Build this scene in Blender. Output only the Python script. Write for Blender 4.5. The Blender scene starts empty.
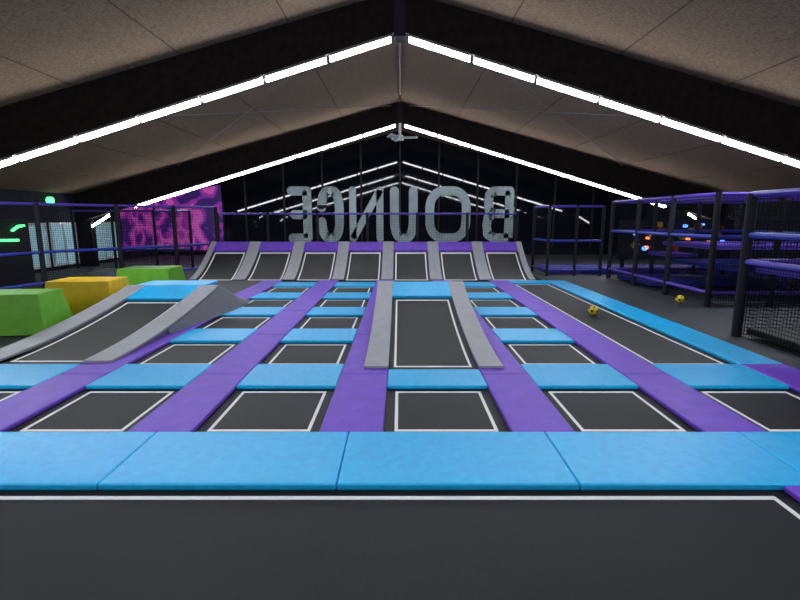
import bpy, math, random
from mathutils import Vector
random.seed(4)
S=bpy.context.scene
try:
    S.view_settings.view_transform='Standard'
    S.view_settings.look='None'
except Exception: pass

# ---------------- materials ----------------
def nt(name):
    m=bpy.data.materials.new(name); m.use_nodes=True
    return m,m.node_tree.nodes,m.node_tree.links,m.node_tree.nodes['Principled BSDF']
def mat(name,c1,c2=None,scale=20,rough=.6,bump=0,detail=4,metal=0,spec=.5,bscale=None,contrast=(.35,.65),stretch=None):
    m,n,l,b=nt(name)
    b.inputs['Roughness'].default_value=rough; b.inputs['Metallic'].default_value=metal
    b.inputs['Specular IOR Level'].default_value=spec
    tc=n.new('ShaderNodeTexCoord'); src=tc.outputs['Object']
    if stretch:
        mp=n.new('ShaderNodeMapping'); mp.inputs['Scale'].default_value=stretch
        l.new(src,mp.inputs['Vector']); src=mp.outputs['Vector']
    no=n.new('ShaderNodeTexNoise'); no.inputs['Scale'].default_value=scale; no.inputs['Detail'].default_value=detail
    l.new(src,no.inputs['Vector'])
    r=n.new('ShaderNodeValToRGB')
    if c2 is None: c2=tuple(x*.85 for x in c1)
    r.color_ramp.elements[0].position=contrast[0]; r.color_ramp.elements[1].position=contrast[1]
    r.color_ramp.elements[0].color=(*c2,1); r.color_ramp.elements[1].color=(*c1,1)
    l.new(no.outputs['Fac'],r.inputs['Fac']); l.new(r.outputs['Color'],b.inputs['Base Color'])
    if bump:
        bn=n.new('ShaderNodeBump'); bn.inputs['Strength'].default_value=bump; bn.inputs['Distance'].default_value=.02
        n2=n.new('ShaderNodeTexNoise'); n2.inputs['Scale'].default_value=bscale or scale*2
        l.new(src,n2.inputs['Vector'])
        l.new(n2.outputs['Fac'],bn.inputs['Height']); l.new(bn.outputs['Normal'],b.inputs['Normal'])
    return m
def emis(name,c,s):
    m,n,l,b=nt(name)
    b.inputs['Base Color'].default_value=(*c,1)
    b.inputs['Emission Color'].default_value=(*c,1); b.inputs['Emission Strength'].default_value=s
    return m
BLUE=mat('blue_vinyl',(.006,.53,1.0),(.004,.45,.93),scale=14,rough=.34,bump=.12,bscale=55,spec=.42)
PURP=mat('purple_vinyl',(.19,.068,.68),(.165,.056,.60),scale=6,rough=.45,bump=.06,bscale=25,spec=.33)
GREY=mat('grey_vinyl',(.38,.39,.43),(.34,.35,.39),scale=6,rough=.5,bump=.04,bscale=25)
DGREY=mat('dark_grey_vinyl',(.12,.135,.17),(.105,.115,.145),scale=6,rough=.6)
BED=mat('jump_bed_weave',(.019,.020,.024),(.007,.0075,.009),scale=130,rough=.5,bump=.35,bscale=300,spec=.32)
WHITE=mat('white_line',(.98,.98,1.0),(.92,.92,.94),scale=40,rough=.6)
BLACK=mat('black_frame',(.008,.008,.010),scale=10,rough=.6,spec=.3)
FLOOR=mat('rubber_floor',(.052,.057,.070),(.035,.038,.048),scale=120,rough=.6,detail=6,spec=.35)
CEILM=mat('wood_wool_ceiling',(.32,.222,.152),(.145,.098,.066),scale=16,rough=.95,bump=.6,bscale=24,detail=10,spec=.04,stretch=(1,3.5,3),contrast=(.3,.7))
JOINT=mat('ceiling_joint',(.12,.085,.06),scale=20,rough=.95,spec=.05)
BEAM=mat('dark_timber',(.020,.013,.012),(.011,.008,.008),scale=8,rough=.8,spec=.12)
DWALL=mat('dark_wall',(.018,.018,.032),(.012,.012,.022),scale=5,rough=.8,spec=.2)
GLOSSW=mat('gloss_black_panel',(.005,.006,.010),scale=2,rough=.03,spec=.30)
LETT=mat('lettering_blue_grey',(.44,.54,.57),(.26,.34,.37),scale=.7,rough=.6)
GREEN=mat('green_vinyl',(.14,.46,.012),(.11,.39,.01),scale=7,rough=.45,bump=.05)
YELL=mat('yellow_vinyl',(.85,.54,.012),(.76,.47,.01),scale=7,rough=.45,bump=.05)
POSTM=mat('black_foam',(.012,.012,.020),scale=20,rough=.7,spec=.3)
TUBEP=mat('purple_tube',(.12,.06,.52),(.08,.04,.40),scale=20,rough=.45)
TUBEB=mat('blue_tube',(.035,.06,.50),(.025,.04,.38),scale=20,rough=.45)
WFRAME=mat('white_frame_paint',(.85,.9,.92),scale=10,rough=.4)
METAL=mat('steel_cable',(.25,.24,.23),scale=10,rough=.5,metal=.5)
FANM=mat('fan_white',(.85,.85,.85),scale=10,rough=.4)
BALLY=mat('ball_yellow',(.9,.68,.02),scale=10,rough=.4)
RED=mat('red_pad',(.7,.06,.03),scale=10,rough=.5)
LED=emis('led_white',(.90,.95,1.0),46)
GLED=emis('led_green',(.1,1,.25),3)
BLED=emis('led_blue',(.1,.3,1),3)
OLED=emis('led_orange',(1,.3,.08),2)
GLOW=emis('lit_room_glass',(.20,.36,.42),.7)
def netmat():
    m,n,l,b=nt('safety_net_mesh')
    b.inputs['Base Color'].default_value=(.006,.006,.012,1); b.inputs['Roughness'].default_value=.9
    b.inputs['Specular IOR Level'].default_value=.1
    uv=n.new('ShaderNodeUVMap'); uv.uv_map='UVMap'
    sx=n.new('ShaderNodeSeparateXYZ'); l.new(uv.outputs['UV'],sx.inputs[0])
    outs=[]
    for k in 'XY':
        a=n.new('ShaderNodeMath'); a.operation='MULTIPLY'; a.inputs[1].default_value=20; l.new(sx.outputs[k],a.inputs[0])
        f=n.new('ShaderNodeMath'); f.operation='FRACT'; l.new(a.outputs[0],f.inputs[0])
        g=n.new('ShaderNodeMath'); g.operation='LESS_THAN'; g.inputs[1].default_value=.13; l.new(f.outputs[0],g.inputs[0])
        outs.append(g)
    mx=n.new('ShaderNodeMath'); mx.operation='MAXIMUM'
    l.new(outs[0].outputs[0],mx.inputs[0]); l.new(outs[1].outputs[0],mx.inputs[1])
    l.new(mx.outputs[0],b.inputs['Alpha'])
    return m
NET=netmat()
def mural():
    m,n,l,b=nt('graffiti_mural')
    tc=n.new('ShaderNodeTexCoord')
    v=n.new('ShaderNodeTexVoronoi'); v.inputs['Scale'].default_value=.9
    no=n.new('ShaderNodeTexNoise'); no.inputs['Scale'].default_value=.9; no.inputs['Distortion'].default_value=1.2; no.inputs['Detail'].default_value=1
    l.new(tc.outputs['Object'],v.inputs['Vector']); l.new(tc.outputs['Object'],no.inputs['Vector'])
    w=n.new('ShaderNodeMath'); w.operation='SINE'; w2=n.new('ShaderNodeMath'); w2.operation='MULTIPLY'; w2.inputs[1].default_value=9
    ad=n.new('ShaderNodeMath'); ad.operation='ADD'; l.new(v.outputs['Distance'],ad.inputs[0]); l.new(no.outputs['Fac'],ad.inputs[1])
    l.new(ad.outputs[0],w2.inputs[0]); l.new(w2.outputs[0],w.inputs[0])
    r=n.new('ShaderNodeValToRGB'); e=r.color_ramp.elements; r.color_ramp.interpolation='CONSTANT'
    e[0].position=0; e[0].color=(.05,.012,.16,1); e[1].position=.86; e[1].color=(.70,.12,.55,1)
    x=e.new(.2); x.color=(.17,.03,.40,1); x=e.new(.42); x.color=(.42,.03,.42,1)
    mp=n.new('ShaderNodeMapRange'); mp.inputs['From Min'].default_value=-1; l.new(w.outputs[0],mp.inputs['Value'])
    l.new(mp.outputs['Result'],r.inputs['Fac']); l.new(r.outputs['Color'],b.inputs['Base Color'])
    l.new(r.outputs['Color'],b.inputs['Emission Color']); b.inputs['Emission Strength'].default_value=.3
    return m
MURAL=mural()

# ---------------- mesh builder ----------------
class MB:
    def __init__(s): s.v=[];s.f=[];s.m=[];s.uv=[];s.mats=[]
    def mi(s,m):
        if m not in s.mats: s.mats.append(m)
        return s.mats.index(m)
    def face(s,idx,m,uv=None):
        s.f.append(idx); s.m.append(s.mi(m)); s.uv.append(uv)
    def hexa(s,p,m):
        b=len(s.v); s.v+= [tuple(q) for q in p]
        for q in ((3,2,1,0),(4,5,6,7),(0,1,5,4),(1,2,6,5),(2,3,7,6),(3,0,4,7)):
            s.face([b+i for i in q],m)
    def box(s,x0,x1,y0,y1,z0,z1,m):
        s.hexa([(x0,y0,z0),(x1,y0,z0),(x1,y1,z0),(x0,y1,z0),(x0,y0,z1),(x1,y0,z1),(x1,y1,z1),(x0,y1,z1)],m)
    def cyl(s,p0,p1,r,m,seg=10,r1=None):
        p0=Vector(p0);p1=Vector(p1); d=(p1-p0).normalized()
        a=Vector((0,0,1)) if abs(d.z)<.9 else Vector((1,0,0))
        u=d.cross(a).normalized(); w=d.cross(u); b=len(s.v); r1=r if r1 is None else r1
        for P,R in((p0,r),(p1,r1)):
            for i in range(seg):
                t=2*math.pi*i/seg; s.v.append(tuple(P+u*math.cos(t)*R+w*math.sin(t)*R))
        for i in range(seg):
            j=(i+1)%seg; s.face([b+i,b+j,b+seg+j,b+seg+i],m)
        s.face([b+i for i in range(seg)][::-1],m); s.face([b+seg+i for i in range(seg)],m)
    def net(s,a,b_,z0,z1,m):
        L=math.hypot(b_[0]-a[0],b_[1]-a[1]); b=len(s.v)
        s.v+=[(a[0],a[1],z0),(b_[0],b_[1],z0),(b_[0],b_[1],z1),(a[0],a[1],z1)]
        s.face([b,b+1,b+2,b+3],m,[(0,z0),(L,z0),(L,z1),(0,z1)])
    def strip(s,x0,x1,prof,off,th,m):
        for (ya,za),(yb,zb) in zip(prof[:-1],prof[1:]):
            s.hexa([(x0,ya,za+off-th),(x1,ya,za+off-th),(x1,yb,zb+off-th),(x0,yb,zb+off-th),
                    (x0,ya,za+off),(x1,ya,za+off),(x1,yb,zb+off),(x0,yb,zb+off)],m)
    def skirt(s,x0,x1,prof,off,zb,m):
        for (ya,za),(yb,zc) in zip(prof[:-1],prof[1:]):
            s.hexa([(x0,ya,zb),(x1,ya,zb),(x1,yb,zb),(x0,yb,zb),
                    (x0,ya,max(zb+.001,za+off)),(x1,ya,max(zb+.001,za+off)),(x1,yb,max(zb+.001,zc+off)),(x0,yb,max(zb+.001,zc+off))],m)
    def poly(s,pts,m):
        b=len(s.v); s.v+=[tuple(p) for p in pts]; s.face(list(range(b,b+len(pts))),m)
    def done(s,name,bevel=0,smooth=False):
        me=bpy.data.meshes.new(name); me.from_pydata(s.v,[],s.f)
        for m in s.mats: me.materials.append(m)
        uvl=me.uv_layers.new(name='UVMap')
        for p,mi,uv in zip(me.polygons,s.m,s.uv):
            p.material_index=mi; p.use_smooth=smooth
            if uv:
                for li,q in zip(p.loop_indices,uv): uvl.data[li].uv=q
        me.update()
        o=bpy.data.objects.new(name,me); S.collection.objects.link(o)
        if bevel:
            bv=o.modifiers.new('bevel','BEVEL'); bv.width=bevel; bv.segments=3; bv.limit_method='ANGLE'
        return o

# ---------------- camera ----------------
h=1.65; th=math.atan(82/480)
cam=bpy.data.cameras.new('camera'); co=bpy.data.objects.new('camera',cam); S.collection.objects.link(co)
co.location=(0,0,h); co.rotation_euler=(math.pi/2-th,0,0); cam.sensor_width=36; cam.lens=21.6; cam.clip_start=.05
S.camera=co

# ---------------- shell ----------------
FB=-.55
YB=22.2; YF=-9; XW=11.2
def zc(x): return 5.46-.268*abs(x)
b=MB(); b.box(-XW-.2,XW+.2,YF,YB+.2,FB-.1,FB,FLOOR); b.done('floor')
b=MB()
for sx in(-1,1):
    for k in range(0,6):
        y0=YF+(YB+.2-YF)*k/6; y1=YF+(YB+.2-YF)*(k+1)/6
        a,c=0,sx*(XW+.2)
        P=[(a,y0,zc(a)),(c,y0,zc(c)),(c,y1,zc(c)),(a,y1,zc(a))]
        if sx<0: P=[P[1],P[0],P[3],P[2]]
        b.hexa(P+[(q[0],q[1],q[2]+.15) for q in P],CEILM)
b.done('ceiling')
b=MB()
for sx in(-1,1):
    for X in (1.9,3.8,5.7,7.6,9.5):
        b.hexa([(sx*X-.01,YF,zc(X)-.008),(sx*X+.01,YF,zc(X)-.008),(sx*X+.01,YB,zc(X)-.008),(sx*X-.01,YB,zc(X)-.008),
                (sx*X-.01,YF,zc(X)+.02),(sx*X+.01,YF,zc(X)+.02),(sx*X+.01,YB,zc(X)+.02),(sx*X-.01,YB,zc(X)+.02)],JOINT)
b.done('trim_1')
b=MB(); b.box(-XW-.2,-XW,YF,YB,FB,zc(XW)+.1,DWALL); b.done('wall_left')
b=MB(); b.box(XW,XW+.2,YF,YB,FB,zc(XW)+.1,DWALL); b.done('wall_right')
def gable(y0,y1,m,name):
    b=MB()
    for sx in(-1,1):
        a,c=(0,XW) if sx>0 else (-XW,0)
        b.hexa([(a,y0,FB),(c,y0,FB),(c,y1,FB),(a,y1,FB),(a,y0,zc(a)),(c,y0,zc(c)),(c,y1,zc(c)),(a,y1,zc(a))],m)
    b.done(name)
gable(YB,YB+.2,GLOSSW,'wall_back'); gable(YF-.2,YF,DWALL,'wall_front')
b=MB()
for i in range(-5,6):
    X=i*1.75
    b.box(X-.04,X+.04,YB-.06,YB-.001,.3,zc(X)-.05,BLACK)
b.done('trim_2')

def zl(x): return 4.78-.297*abs(x)
for Y in (16.8,8.9,1.0,-6.9):
    b=MB()
    for sx in(-1,1):
        a,c=(0,XW-.02) if sx>0 else (-XW+.02,0)
        b.hexa([(a,Y,zl(a)+.04),(c,Y,zl(c)+.04),(c,Y+.24,zl(c)+.04),(a,Y+.24,zl(a)+.04),
                (a,Y,zc(a)),(c,Y,zc(c)),(c,Y+.24,zc(c)),(a,Y+.24,zc(a))],BEAM)
        x0=sx*(XW-.5); x1=sx*(XW-.02); 
        b.box(min(x0,x1),max(x0,x1),Y,Y+.24,FB,zl(XW)+.1,BEAM)
    b.box(-.10,.10,Y-.03,Y+.27,zl(0)-.06,zc(0)-.02,POSTM)
    b.done('roof_beam')
    if Y<-2: continue
    b=MB()
    L=1.18; cs=1/math.sqrt(1+.297**2)
    for sx in(-1,1):
        x=.16
        while x+L*cs<9.7:
            xa=x; xb=x+(L-.075)*cs
            P=[]
            for dz in(-.065,.0):
                for (xx,yy) in ((xa,Y+.02),(xb,Y+.02),(xb,Y+.12),(xa,Y+.12)):
                    P.append((sx*xx,yy,zl(xx)+dz))
            if sx<0:
                P=[P[1],P[0],P[3],P[2],P[5],P[4],P[7],P[6]]
            b.hexa(P,LED)
            P2=[(q[0],q[1],zl(abs(q[0]))+(.0 if i<4 else .04)) for i,q in enumerate(P)]
            b.hexa(P2,METAL)
            x+=L*cs
        b.cyl((sx*10.0,Y+.1,zl(9.9)-.05),(sx*10.75,Y+.1,zl(9.9)-.5),.035,LED)
    b.done('led_light_strip')

b=MB()
for sx in(-1,1):
    b.cyl((sx*.3,9.2,5.3),(sx*7.5,16.7,zc(7.5)-.06),.012,METAL,6)
    b.cyl((sx*7.5,9.2,zc(7.5)-.1),(sx*.3,16.7,5.3),.012,METAL,6)
b.cyl((0,9.1,5.40),(0,16.8,5.40),.02,METAL,6)
b.done('roof_tie_rods')

# ceiling fan
b=MB(); fy=15.6; fz=4.12
b.cyl((0,fy,fz),(0,fy,zc(0)),.012,BEAM,8); b.cyl((0,fy,fz-.08),(0,fy,fz+.07),.10,FANM,14); b.cyl((0,fy,fz+.07),(0,fy,fz+.42),.045,FANM,10)
for k in range(3):
    a=math.radians(-8+120*k); d=Vector((math.cos(a),math.sin(a),0)); n_=Vector((-d.y,d.x,0))
    p0=Vector((0,fy,fz))+d*.08; p1=Vector((0,fy,fz))+d*.55
    P=[p0-n_*.05,p1-n_*.08,p1+n_*.08,p0+n_*.05]
    tl=[-.03,-.04,.04,.03]
    b.hexa([(q.x,q.y,q.z-.01+t) for q,t in zip(P,tl)]+[(q.x,q.y,q.z+.01+t) for q,t in zip(P,tl)],FANM)
b.done('ceiling_fan')

# ---------------- trampoline deck ----------------
T=[3.53+1.79*k for k in range(5)]
COL={'F':(-4.66,-3.66),'A':(-3.15,-2.15),'B':(-1.64,-.64),'C':(-.13,.88),'D':(1.38,2.39),'E':(2.89,3.9)}
ZB=-.045
def tramp(x0,x1,y0,y1,ins=.085,lw=.028,zb=ZB,fi=.10):
    b=MB()
    b.box(x0-.05,x1+.05,y0-.05,y1+.05,zb-.012,zb,BED)
    for (a,c,d,e) in ((x0-.08,x0-.05,y0-.08,y1+.08),(x1+.05,x1+.08,y0-.08,y1+.08),(x0-.05,x1+.05,y0-.08,y0-.05),(x0-.05,x1+.05,y1+.05,y1+.08)):
        b.box(a,c,d,e,FB,zb-.005,BLACK)
    z0,z1=zb+.0005,zb+.004
    X0,X1,Y0,Y1=x0+ins,x1-ins,y0+fi,y1-ins*.6
    b.box(X0,X1,Y0,Y0+lw*1.2,z0,z1,WHITE); b.box(X0,X1,Y1-lw*1.2,Y1,z0,z1,WHITE)
    b.box(X0,X0+lw,Y0+lw*1.2,Y1-lw*1.2,z0,z1,WHITE); b.box(X1-lw,X1,Y0+lw*1.2,Y1-lw*1.2,z0,z1,WHITE)
    return b.done('trampoline')
def pad(x0,x1,y0,y1,m,name,z=0.0,t=.043):
    b=MB(); g=.002
    b.box(x0+g,x1-g,y0+g,y1-g,z-t,z,m)
    return b.done(name,bevel=.013)
for c,(x0,x1) in COL.items():
    for k,y in enumerate(T):
        if c in 'CF' and k in (1,2): continue
        if c=='F' and k>0: continue
        if c=='E' and k>0: continue
        tramp(x0,x1,y,y+1.05)
    for k,y in enumerate(T):
        if c in 'CF' and k==1: continue
        if c=='F' and k>2: continue
        if c=='C' and k==0:
            pad(x0,x1,y+1.05,5.12,BLUE,'blue_safety_pad'); continue
        if c=='C' and k==2: 
            pad(x0,x1,T[3]-.13,T[3],BLUE,'blue_safety_pad'); continue
        if c=='F' and k==2:
            continue
        if c=='E' and k>0: continue
        pad(x0,x1,y+1.05,y+1.79,BLUE,'blue_safety_pad')
tramp(2.89,3.9,5.32,12.3,ins=.08)
pad(2.89,3.9,12.3,12.86,BLUE,'blue_safety_pad')
for i in range(4):
    pad(3.9,4.42,5.32+1.88*i,5.32+1.88*(i+1),BLUE,'blue_safety_pad')
for i,(x0,x1) in enumerate([(-3.66,-3.15),(-2.15,-1.64),(-.64,-.13),(.88,1.38),(2.39,2.89),(3.9,4.42)]):
    ys=[3.53]+[y+1.42 for y in T]
    ys[-1]=12.86
    if i==5: ys=[3.53,5.32]
    for a,c in zip(ys[:-1],ys[1:]): pad(x0,x1,a,c,PURP,'purple_safety_pad')
pad(-5.2,-4.66,3.53,5.32,PURP,'purple_safety_pad')
for a,c in [(-6.4,-4.92),(-4.92,-3.40),(-3.40,-1.90),(-1.90,-.40),(-.40,1.13),(1.13,2.64),(2.64,4.42)]:
    pad(a,c,2.77,3.53,BLUE,'blue_safety_pad',z=.006,t=.05)
tramp(-3.15,2.40,-2.5,2.77,ins=.09,lw=.03)
pad(2.40,2.89,-2.5,2.77,PURP,'purple_safety_pad')
pad(-3.66,-3.15,-2.5,2.77,PURP,'purple_safety_pad')
tramp(2.89,4.4,-2.5,2.77)
def profile(y0,y1,z1,ex,t0=0,t1=1,n=14):
    return [(y0+(y1-y0)*(t0+(t1-t0)*i/n), z1*((t0+(t1-t0)*i/n)**ex)) for i in range(n+1)]
def incline(x0,x1,gw,y0,y1,z1,ex,tp,topm,name,lw=.028,gap=.06):
    b=MB()
    full=profile(y0,y1,z1,ex)
    b.strip(x0+.002,x1-.002,profile(y0,y1,z1,ex,0,tp),-.025,.015,BED)
    b.strip(x0-gw,x0,full,.03,.027,GREY); b.strip(x1,x1+gw,full,.03,.027,GREY)
    b.strip(x0,x1,profile(y0,y1,z1,ex,tp,1),.02,.04,topm)
    b.skirt(x0-gw+.01,x0-gw+.04,full,.004,.003,DGREY); b.skirt(x1+gw-.04,x1+gw-.01,full,.004,.003,DGREY)
    b.skirt(x0-.03,x0,full,.004,.003,DGREY); b.skirt(x1,x1+.03,full,.004,.003,DGREY)
    b.box(x0-gw+.01,x1+gw-.01,y1,y1+.04,.003,z1+.02,DGREY)
    ta=.035; tb=tp-.02
    mid=profile(y0,y1,z1,ex,ta,tb); i0=x0+gap; i1=x1-gap
    b.strip(i0,i0+lw,mid,-.021,.004,WHITE); b.strip(i1-lw,i1,mid,-.021,.004,WHITE)
    dt=lw*1.3/(y1-y0)
    b.strip(i0+lw,i1-lw,profile(y0,y1,z1,ex,ta,ta+dt,2),-.021,.004,WHITE); b.strip(i0+lw,i1-lw,profile(y0,y1,z1,ex,tb-dt,tb,2),-.021,.004,WHITE)
    return b.done(name)
incline(-.13,.88,.27,5.13,8.72,.48,1.8,.81,BLUE,'wedge_trampoline')
incline(-4.66,-3.66,.33,5.34,8.72,.41,1.7,.80,BLUE,'wedge_trampoline')
b=MB(); b.box(-4.98,-3.67,8.78,9.62,-.018,.36,DGREY); b.box(-4.98,-3.67,8.78,9.62,.36,.41,BLUE); b.done('landing_platform',bevel=.012)
# dark grey side slope flanking the ramp, tapering out along its edge
b=MB(); n=14
rows=[]
for i in range(n+1):
    t=i/n; y=6.7+2.9*t
    zt=min(.41*((min(y,8.72)-5.34)/3.38)**1.7-.003, .40)
    w_=.02+.30*min(1,t*1.5)
    if y>8.72: zt*=1-.9*((y-8.72)/.88)**1.5
    rows.append([(-3.32+w_*j/5, y, .004+zt*(1-j/5)) for j in range(6)])
for r in rows: b.v+=r
for i in range(len(rows)-1):
    for j in range(5):
        a=i*6+j; b.face([a,a+1,a+7,a+6],DGREY)
b.poly([(-3.32,rows[-1][0][1],.003)]+rows[-1][::-1],DGREY)
b.done('foam_corner_wedge',smooth=True)
W=1.337
for i in range(7):
    x0=-5.70+W*i+.16
    incline(x0,x0+W-.32,.158,12.88,14.6,.92,1.45,.82,PURP,'incline_trampoline',lw=.035,gap=.06)
b=MB(); b.box(-5.75,3.7,14.66,15.3,.0,.90,DGREY); b.done('viewing_walkway')
def fence(name,pts,z0,z1,levels,tm=TUBEP,pr=.045,tr=.035,net=True):
    b=MB()
    for p in pts: b.cyl((p[0],p[1],z0),(p[0],p[1],z1),pr,POSTM,10)
    for a,c in zip(pts[:-1],pts[1:]):
        for k,lz in enumerate(levels):
            m=tm if not isinstance(tm,(list,tuple)) else tm[k%len(tm)]
            b.cyl((a[0],a[1],lz),(c[0],c[1],lz),tr,m,8)
        if net: b.net(a,c,z0,z1,NET)
    return b.done(name)
fence('safety_net_fence',[(-5.7+1.56*i,15.2) for i in range(7)],.902,1.82,[1.78],tr=.03)
b=MB(); b.box(4.42,XW,3,YB,FB,-.02,FLOOR); b.box(-XW,-5.0,5.36,YB,FB,-.02,FLOOR); b.box(-5.0,-3.9,9.64,YB,FB,-.02,FLOOR)
b.box(-3.66,3.9,12.9,YB,FB,-.1,FLOOR); b.box(-XW,-6.42,-2,5.36,FB,-.02,FLOOR)
b.box(4.5,XW,-2.5,3,FB,-.02,FLOOR)
b.box(-3.9,-3.66,9.64,12.86,FB,-.02,FLOOR)
b.box(3.9,4.42,12.86,YB,FB,-.02,FLOOR)
b.done('raised_floor_deck')
tramp(-6.3,-5.2,3.53,5.3)

def block(name,cx,cy,w,d,hh,m,rot,taper=.08):
    b=MB(); w/=2; d/=2; t=taper
    b.hexa([(-w,-d,0),(w,-d,0),(w,d,0),(-w,d,0),(-w+t,-d+t,hh),(w-t,-d+t,hh),(w-t,d-t,hh),(-w+t,d-t,hh)],m)
    b.box(-w+.03,w-.03,-d+.03,d-.03,-.012,.0,BLACK)
    o=b.done(name,bevel=.03); o.location=(cx,cy,-.008); o.rotation_euler=(0,0,rot); return o
block('foam_vault_block',-5.98,7.02,1.7,.8,.58,GREEN,math.radians(6),.10)
block('foam_vault_block',-5.64,8.62,1.15,.8,.57,YELL,math.radians(4),.05)
block('foam_vault_block',-6.2,11.9,1.3,1.0,.45,GREEN,math.radians(3),.06)

def ball(x,y,z,r):
    bpy.ops.mesh.primitive_ico_sphere_add(subdivisions=3,radius=r,location=(x,y,z+r))
    o=bpy.context.object; o.name='soccer_ball'; me=o.data; me.materials.append(BALLY); me.materials.append(BLACK)
    import itertools
    g=(1+5**.5)/2
    ico=[Vector(v).normalized() for a,bb in itertools.product((-1,1),(-g,g)) for v in((0,a,bb),(a,bb,0),(bb,0,a))]
    for p in me.polygons:
        p.use_smooth=True
        c=p.center.normalized()
        if max(c.dot(q) for q in ico)>.96: p.material_index=1
ball(3.40,8.3,ZB+.004,.085); ball(5.56,9.4,-.02,.08)

# ---------------- right side structures ----------------
def playframe(name,x0,x1,y0,y1,nx,ny,ztop,levels,decks,pr=.055):
    b=MB()
    X=[x0+(x1-x0)*i/nx for i in range(nx+1)]; Y=[y0+(y1-y0)*i/ny for i in range(ny+1)]
    for i,x in enumerate(X):
        for j,y in enumerate(Y):
            if i in(0,nx) or j in(0,ny): b.cyl((x,y,-.02),(x,y,ztop),pr,POSTM,12)
    for k,z in enumerate(levels):
        m=TUBEP if k%2==0 else TUBEB
        for x in (x0,x1): b.cyl((x,y0,z),(x,y1,z),.04,m,8)
        for y in (y0,y1): b.cyl((x0,y,z),(x1,y,z),.04,m,8)
    for x in X[1:-1]: b.cyl((x,y0,ztop-.03),(x,y1,ztop-.03),.035,TUBEP,8)
    for a,c in (((x0,y0),(x0,y1)),((x1,y0),(x1,y1)),((x0,y0),(x1,y0)),((x0,y1),(x1,y1))): b.net(a,c,0,ztop,NET)
    for (dx0,dx1,dy0,dy1,z,m) in decks: b.box(dx0,dx1,dy0,dy1,z-.08,z,m)
    return b.done(name)
playframe('climbing_frame',4.82,7.4,4.4,6.7,2,1,1.98,[1.97,1.42,1.05],[(4.9,7.3,4.5,6.6,1.0,TUBEP),(4.9,7.3,4.5,6.6,.12,BLACK)],pr=.065)
playframe('climbing_frame',5.85,9.4,9.0,13.4,3,3,2.12,[2.08,1.3,.25],[(6.1,9.3,9.4,11.2,1.12,TUBEP),(6.0,9.3,11.4,13.2,.12,TUBEB),(7.4,9.2,9.2,13.2,.55,TUBEB),(6.5,7.2,11.6,12.6,.8,TUBEP)])
fence('safety_net_fence',[(5.85,14.0),(5.1,14.0),(4.3,14.0),(4.2,15.2)],-.02,2.02,[1.98,1.0,.15],tm=[TUBEP,TUBEB,TUBEB])
b=MB()
for i in range(6): b.box(4.5+1.0*i,5.4+1.0*i,14.4,15.6,-.018,.16,TUBEB if i%2 else TUBEP)
b.done('foam_floor_mats',bevel=.02)
b=MB()
for i in range(34):
    x=6.5+random.random()*2.7; z=.75+random.random()*.75; r=.04+random.random()*.05
    b.cyl((x,13.58,z),(x,13.68,z),r,[RED,BLED,YELL,BLUE,OLED][i%5],10)
b.box(6.2,9.4,13.68,13.74,.5,1.6,DWALL)
b.box(6.3,6.4,13.68,13.74,-.02,.5,BLACK); b.box(9.2,9.3,13.68,13.74,-.02,.5,BLACK)
b.done('climbing_hold_panel')

# ---------------- left side ----------------
fence('safety_net_fence',[(-5.8,15.35),(-6.6,14.2),(-7.5,12.9),(-8.5,11.4),(-9.0,9.4),(-9.3,7.6)],-.02,2.0,[1.97,.85,.12],tm=[TUBEP,TUBEB,TUBEB],pr=.06)
fence('safety_net_fence',[(-10.9,16.2),(-9.6,16.2),(-8.2,16.2),(-7.0,16.2)],-.02,1.9,[1.88,.6],tm=[TUBEP,TUBEB])
def window(n,y0,y1,z0,z1):
    b=MB(); x=-XW
    b.box(x,x+.02,y0,y1,z0,z1,GLOW)
    for (a,c,d,e) in ((y0,y0+.07,z0,z1),(y1-.07,y1,z0,z1),(y0+.07,y1-.07,z0,z0+.07),(y0+.07,y1-.07,z1-.07,z1),((y0+y1)/2-.03,(y0+y1)/2+.03,z0+.07,z1-.07)):
        b.box(x+.0,x+.06,a,c,d,e,WFRAME)
    b.done('window_%d'%n)
window(1,14.5,15.3,0.1,1.5); window(2,15.5,16.7,0.1,1.5); window(3,17.3,19.2,.1,1.5); window(4,12.4,13.9,.2,1.0)
b=MB(); b.cyl((-XW,15.6,2.2),(-XW+.12,15.6,2.2),.11,GLED,16); b.done('green_signal_lamp')
b=MB()
b.cyl((-9.6,11.5,1.12),(-9.6,12.15,1.1),.035,GLED,6)
b.cyl((-9.6,12.0,1.34),(-9.6,12.2,1.44),.035,GLED,6); b.cyl((-9.6,12.2,1.44),(-9.6,12.4,1.46),.035,GLED,6)
b.box(-9.68,-9.64,11.2,12.6,-.02,1.65,POSTM)
b.done('green_neon_sign')

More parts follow.
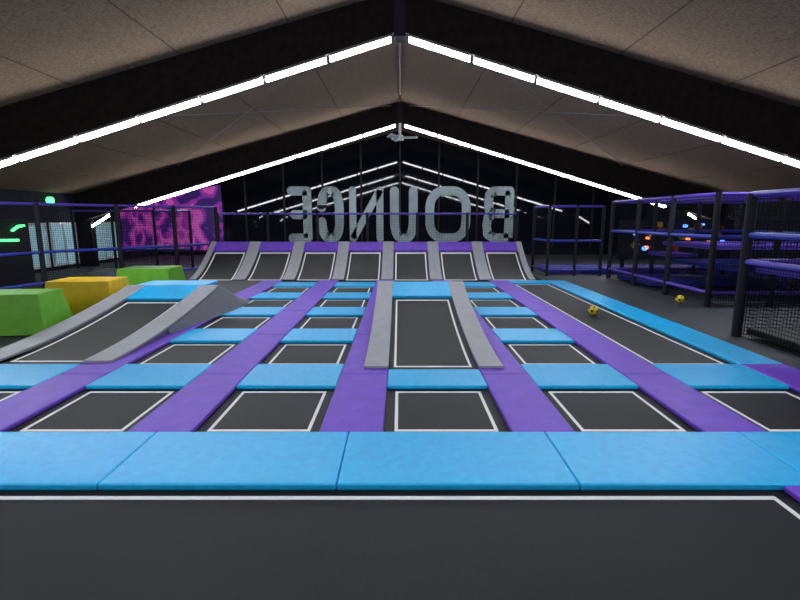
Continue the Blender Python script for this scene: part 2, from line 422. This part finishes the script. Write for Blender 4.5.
# ---------------- back wall art ----------------
y=YB-.1
b=MB(); b.poly([(-11.1,y,.2),(-8.05,y,.2),(-8.05,y,3.12),(-9.0,y,2.95),(-11.1,y,2.4)],MURAL); 
b.box(-11.15,-8.0,y+.005,y+.09,.1,2.4,BLACK)
b.box(-XW+.001,-XW+.04,19.5,22.05,.3,2.35,MURAL)
b.done('wall_mural')
def ring(x0,y0,x1,y1,r=.22,n=5):
    pts=[]
    for cx,cy,s in ((x1-r,y1-r,0),(x0+r,y1-r,90),(x0+r,y0+r,180),(x1-r,y0+r,270)):
        for i in range(n+1):
            t=math.radians(s+90*i/n); pts.append((cx+r*math.cos(t),cy+r*math.sin(t)))
    return pts
G={}
rr=ring(0,0,1,1,.35)
G['O']=[rr+[rr[0]]]
G['C']=[[(1,.70)]+rr+[(1,.30)]]
rc=ring(0,0,1,1,.35)
G['C']=[[(1,.70)]+rc[0:18][0:]+[(.65,0)]+rc[18:24]]
G['U']=[[(0,1)]+rr[12:24]+[(1,1)]]
G['N']=[[(0,0),(0,1),(1,0),(1,1)]]
G['E']=[[(1,1),(0,1),(0,0),(1,0)],[(0,.5),(.85,.5)]]
G['B']=[[(0,0),(0,1),(.7,1),(.92,.92),(.95,.75),(.9,.58),(.7,.52),(0,.52)],[(.7,.52),(.95,.45),(1,.27),(.95,.08),(.7,0),(0,0)]]
boxes=[('E',-5.1,-4.0),('C',-3.75,-2.55),('N',-2.3,-.75),('U',-.45,.8),('O',1.15,3.2),('B',3.75,5.15)]
b=MB(); Z0,Z1=.55,3.05; yl=YB-.075  # blue-grey letters, reversed left to right, set just in front of the back wall
for ch,x0,x1 in boxes:
    hw=.16 if ch=='N' else .20
    for path in G[ch]:
        P=[(x1-hw-(x1-x0-2*hw)*px, Z0+hw+(Z1-Z0-2*hw)*pz) for px,pz in path]
        for (ax,az),(bx,bz) in zip(P[:-1],P[1:]):
            L=math.hypot(bx-ax,bz-az)
            if L<1e-4: continue
            nx,nz=-(bz-az)/L*hw,(bx-ax)/L*hw
            b.poly([(ax-nx,yl,az-nz),(bx-nx,yl,bz-nz),(bx+nx,yl,bz+nz),(ax+nx,yl,az+nz)],LETT)
        for (ax,az) in P:
            b.poly([(ax+hw*math.cos(t*math.pi/6),yl+.001,az+hw*math.sin(t*math.pi/6)) for t in range(12)],LETT)
b.done('wall_lettering')

# ---------------- world ----------------
w=bpy.data.worlds.new('world'); S.world=w; w.use_nodes=True
w.node_tree.nodes['Background'].inputs[0].default_value=(.5,.55,.7,1)
w.node_tree.nodes['Background'].inputs[1].default_value=.05
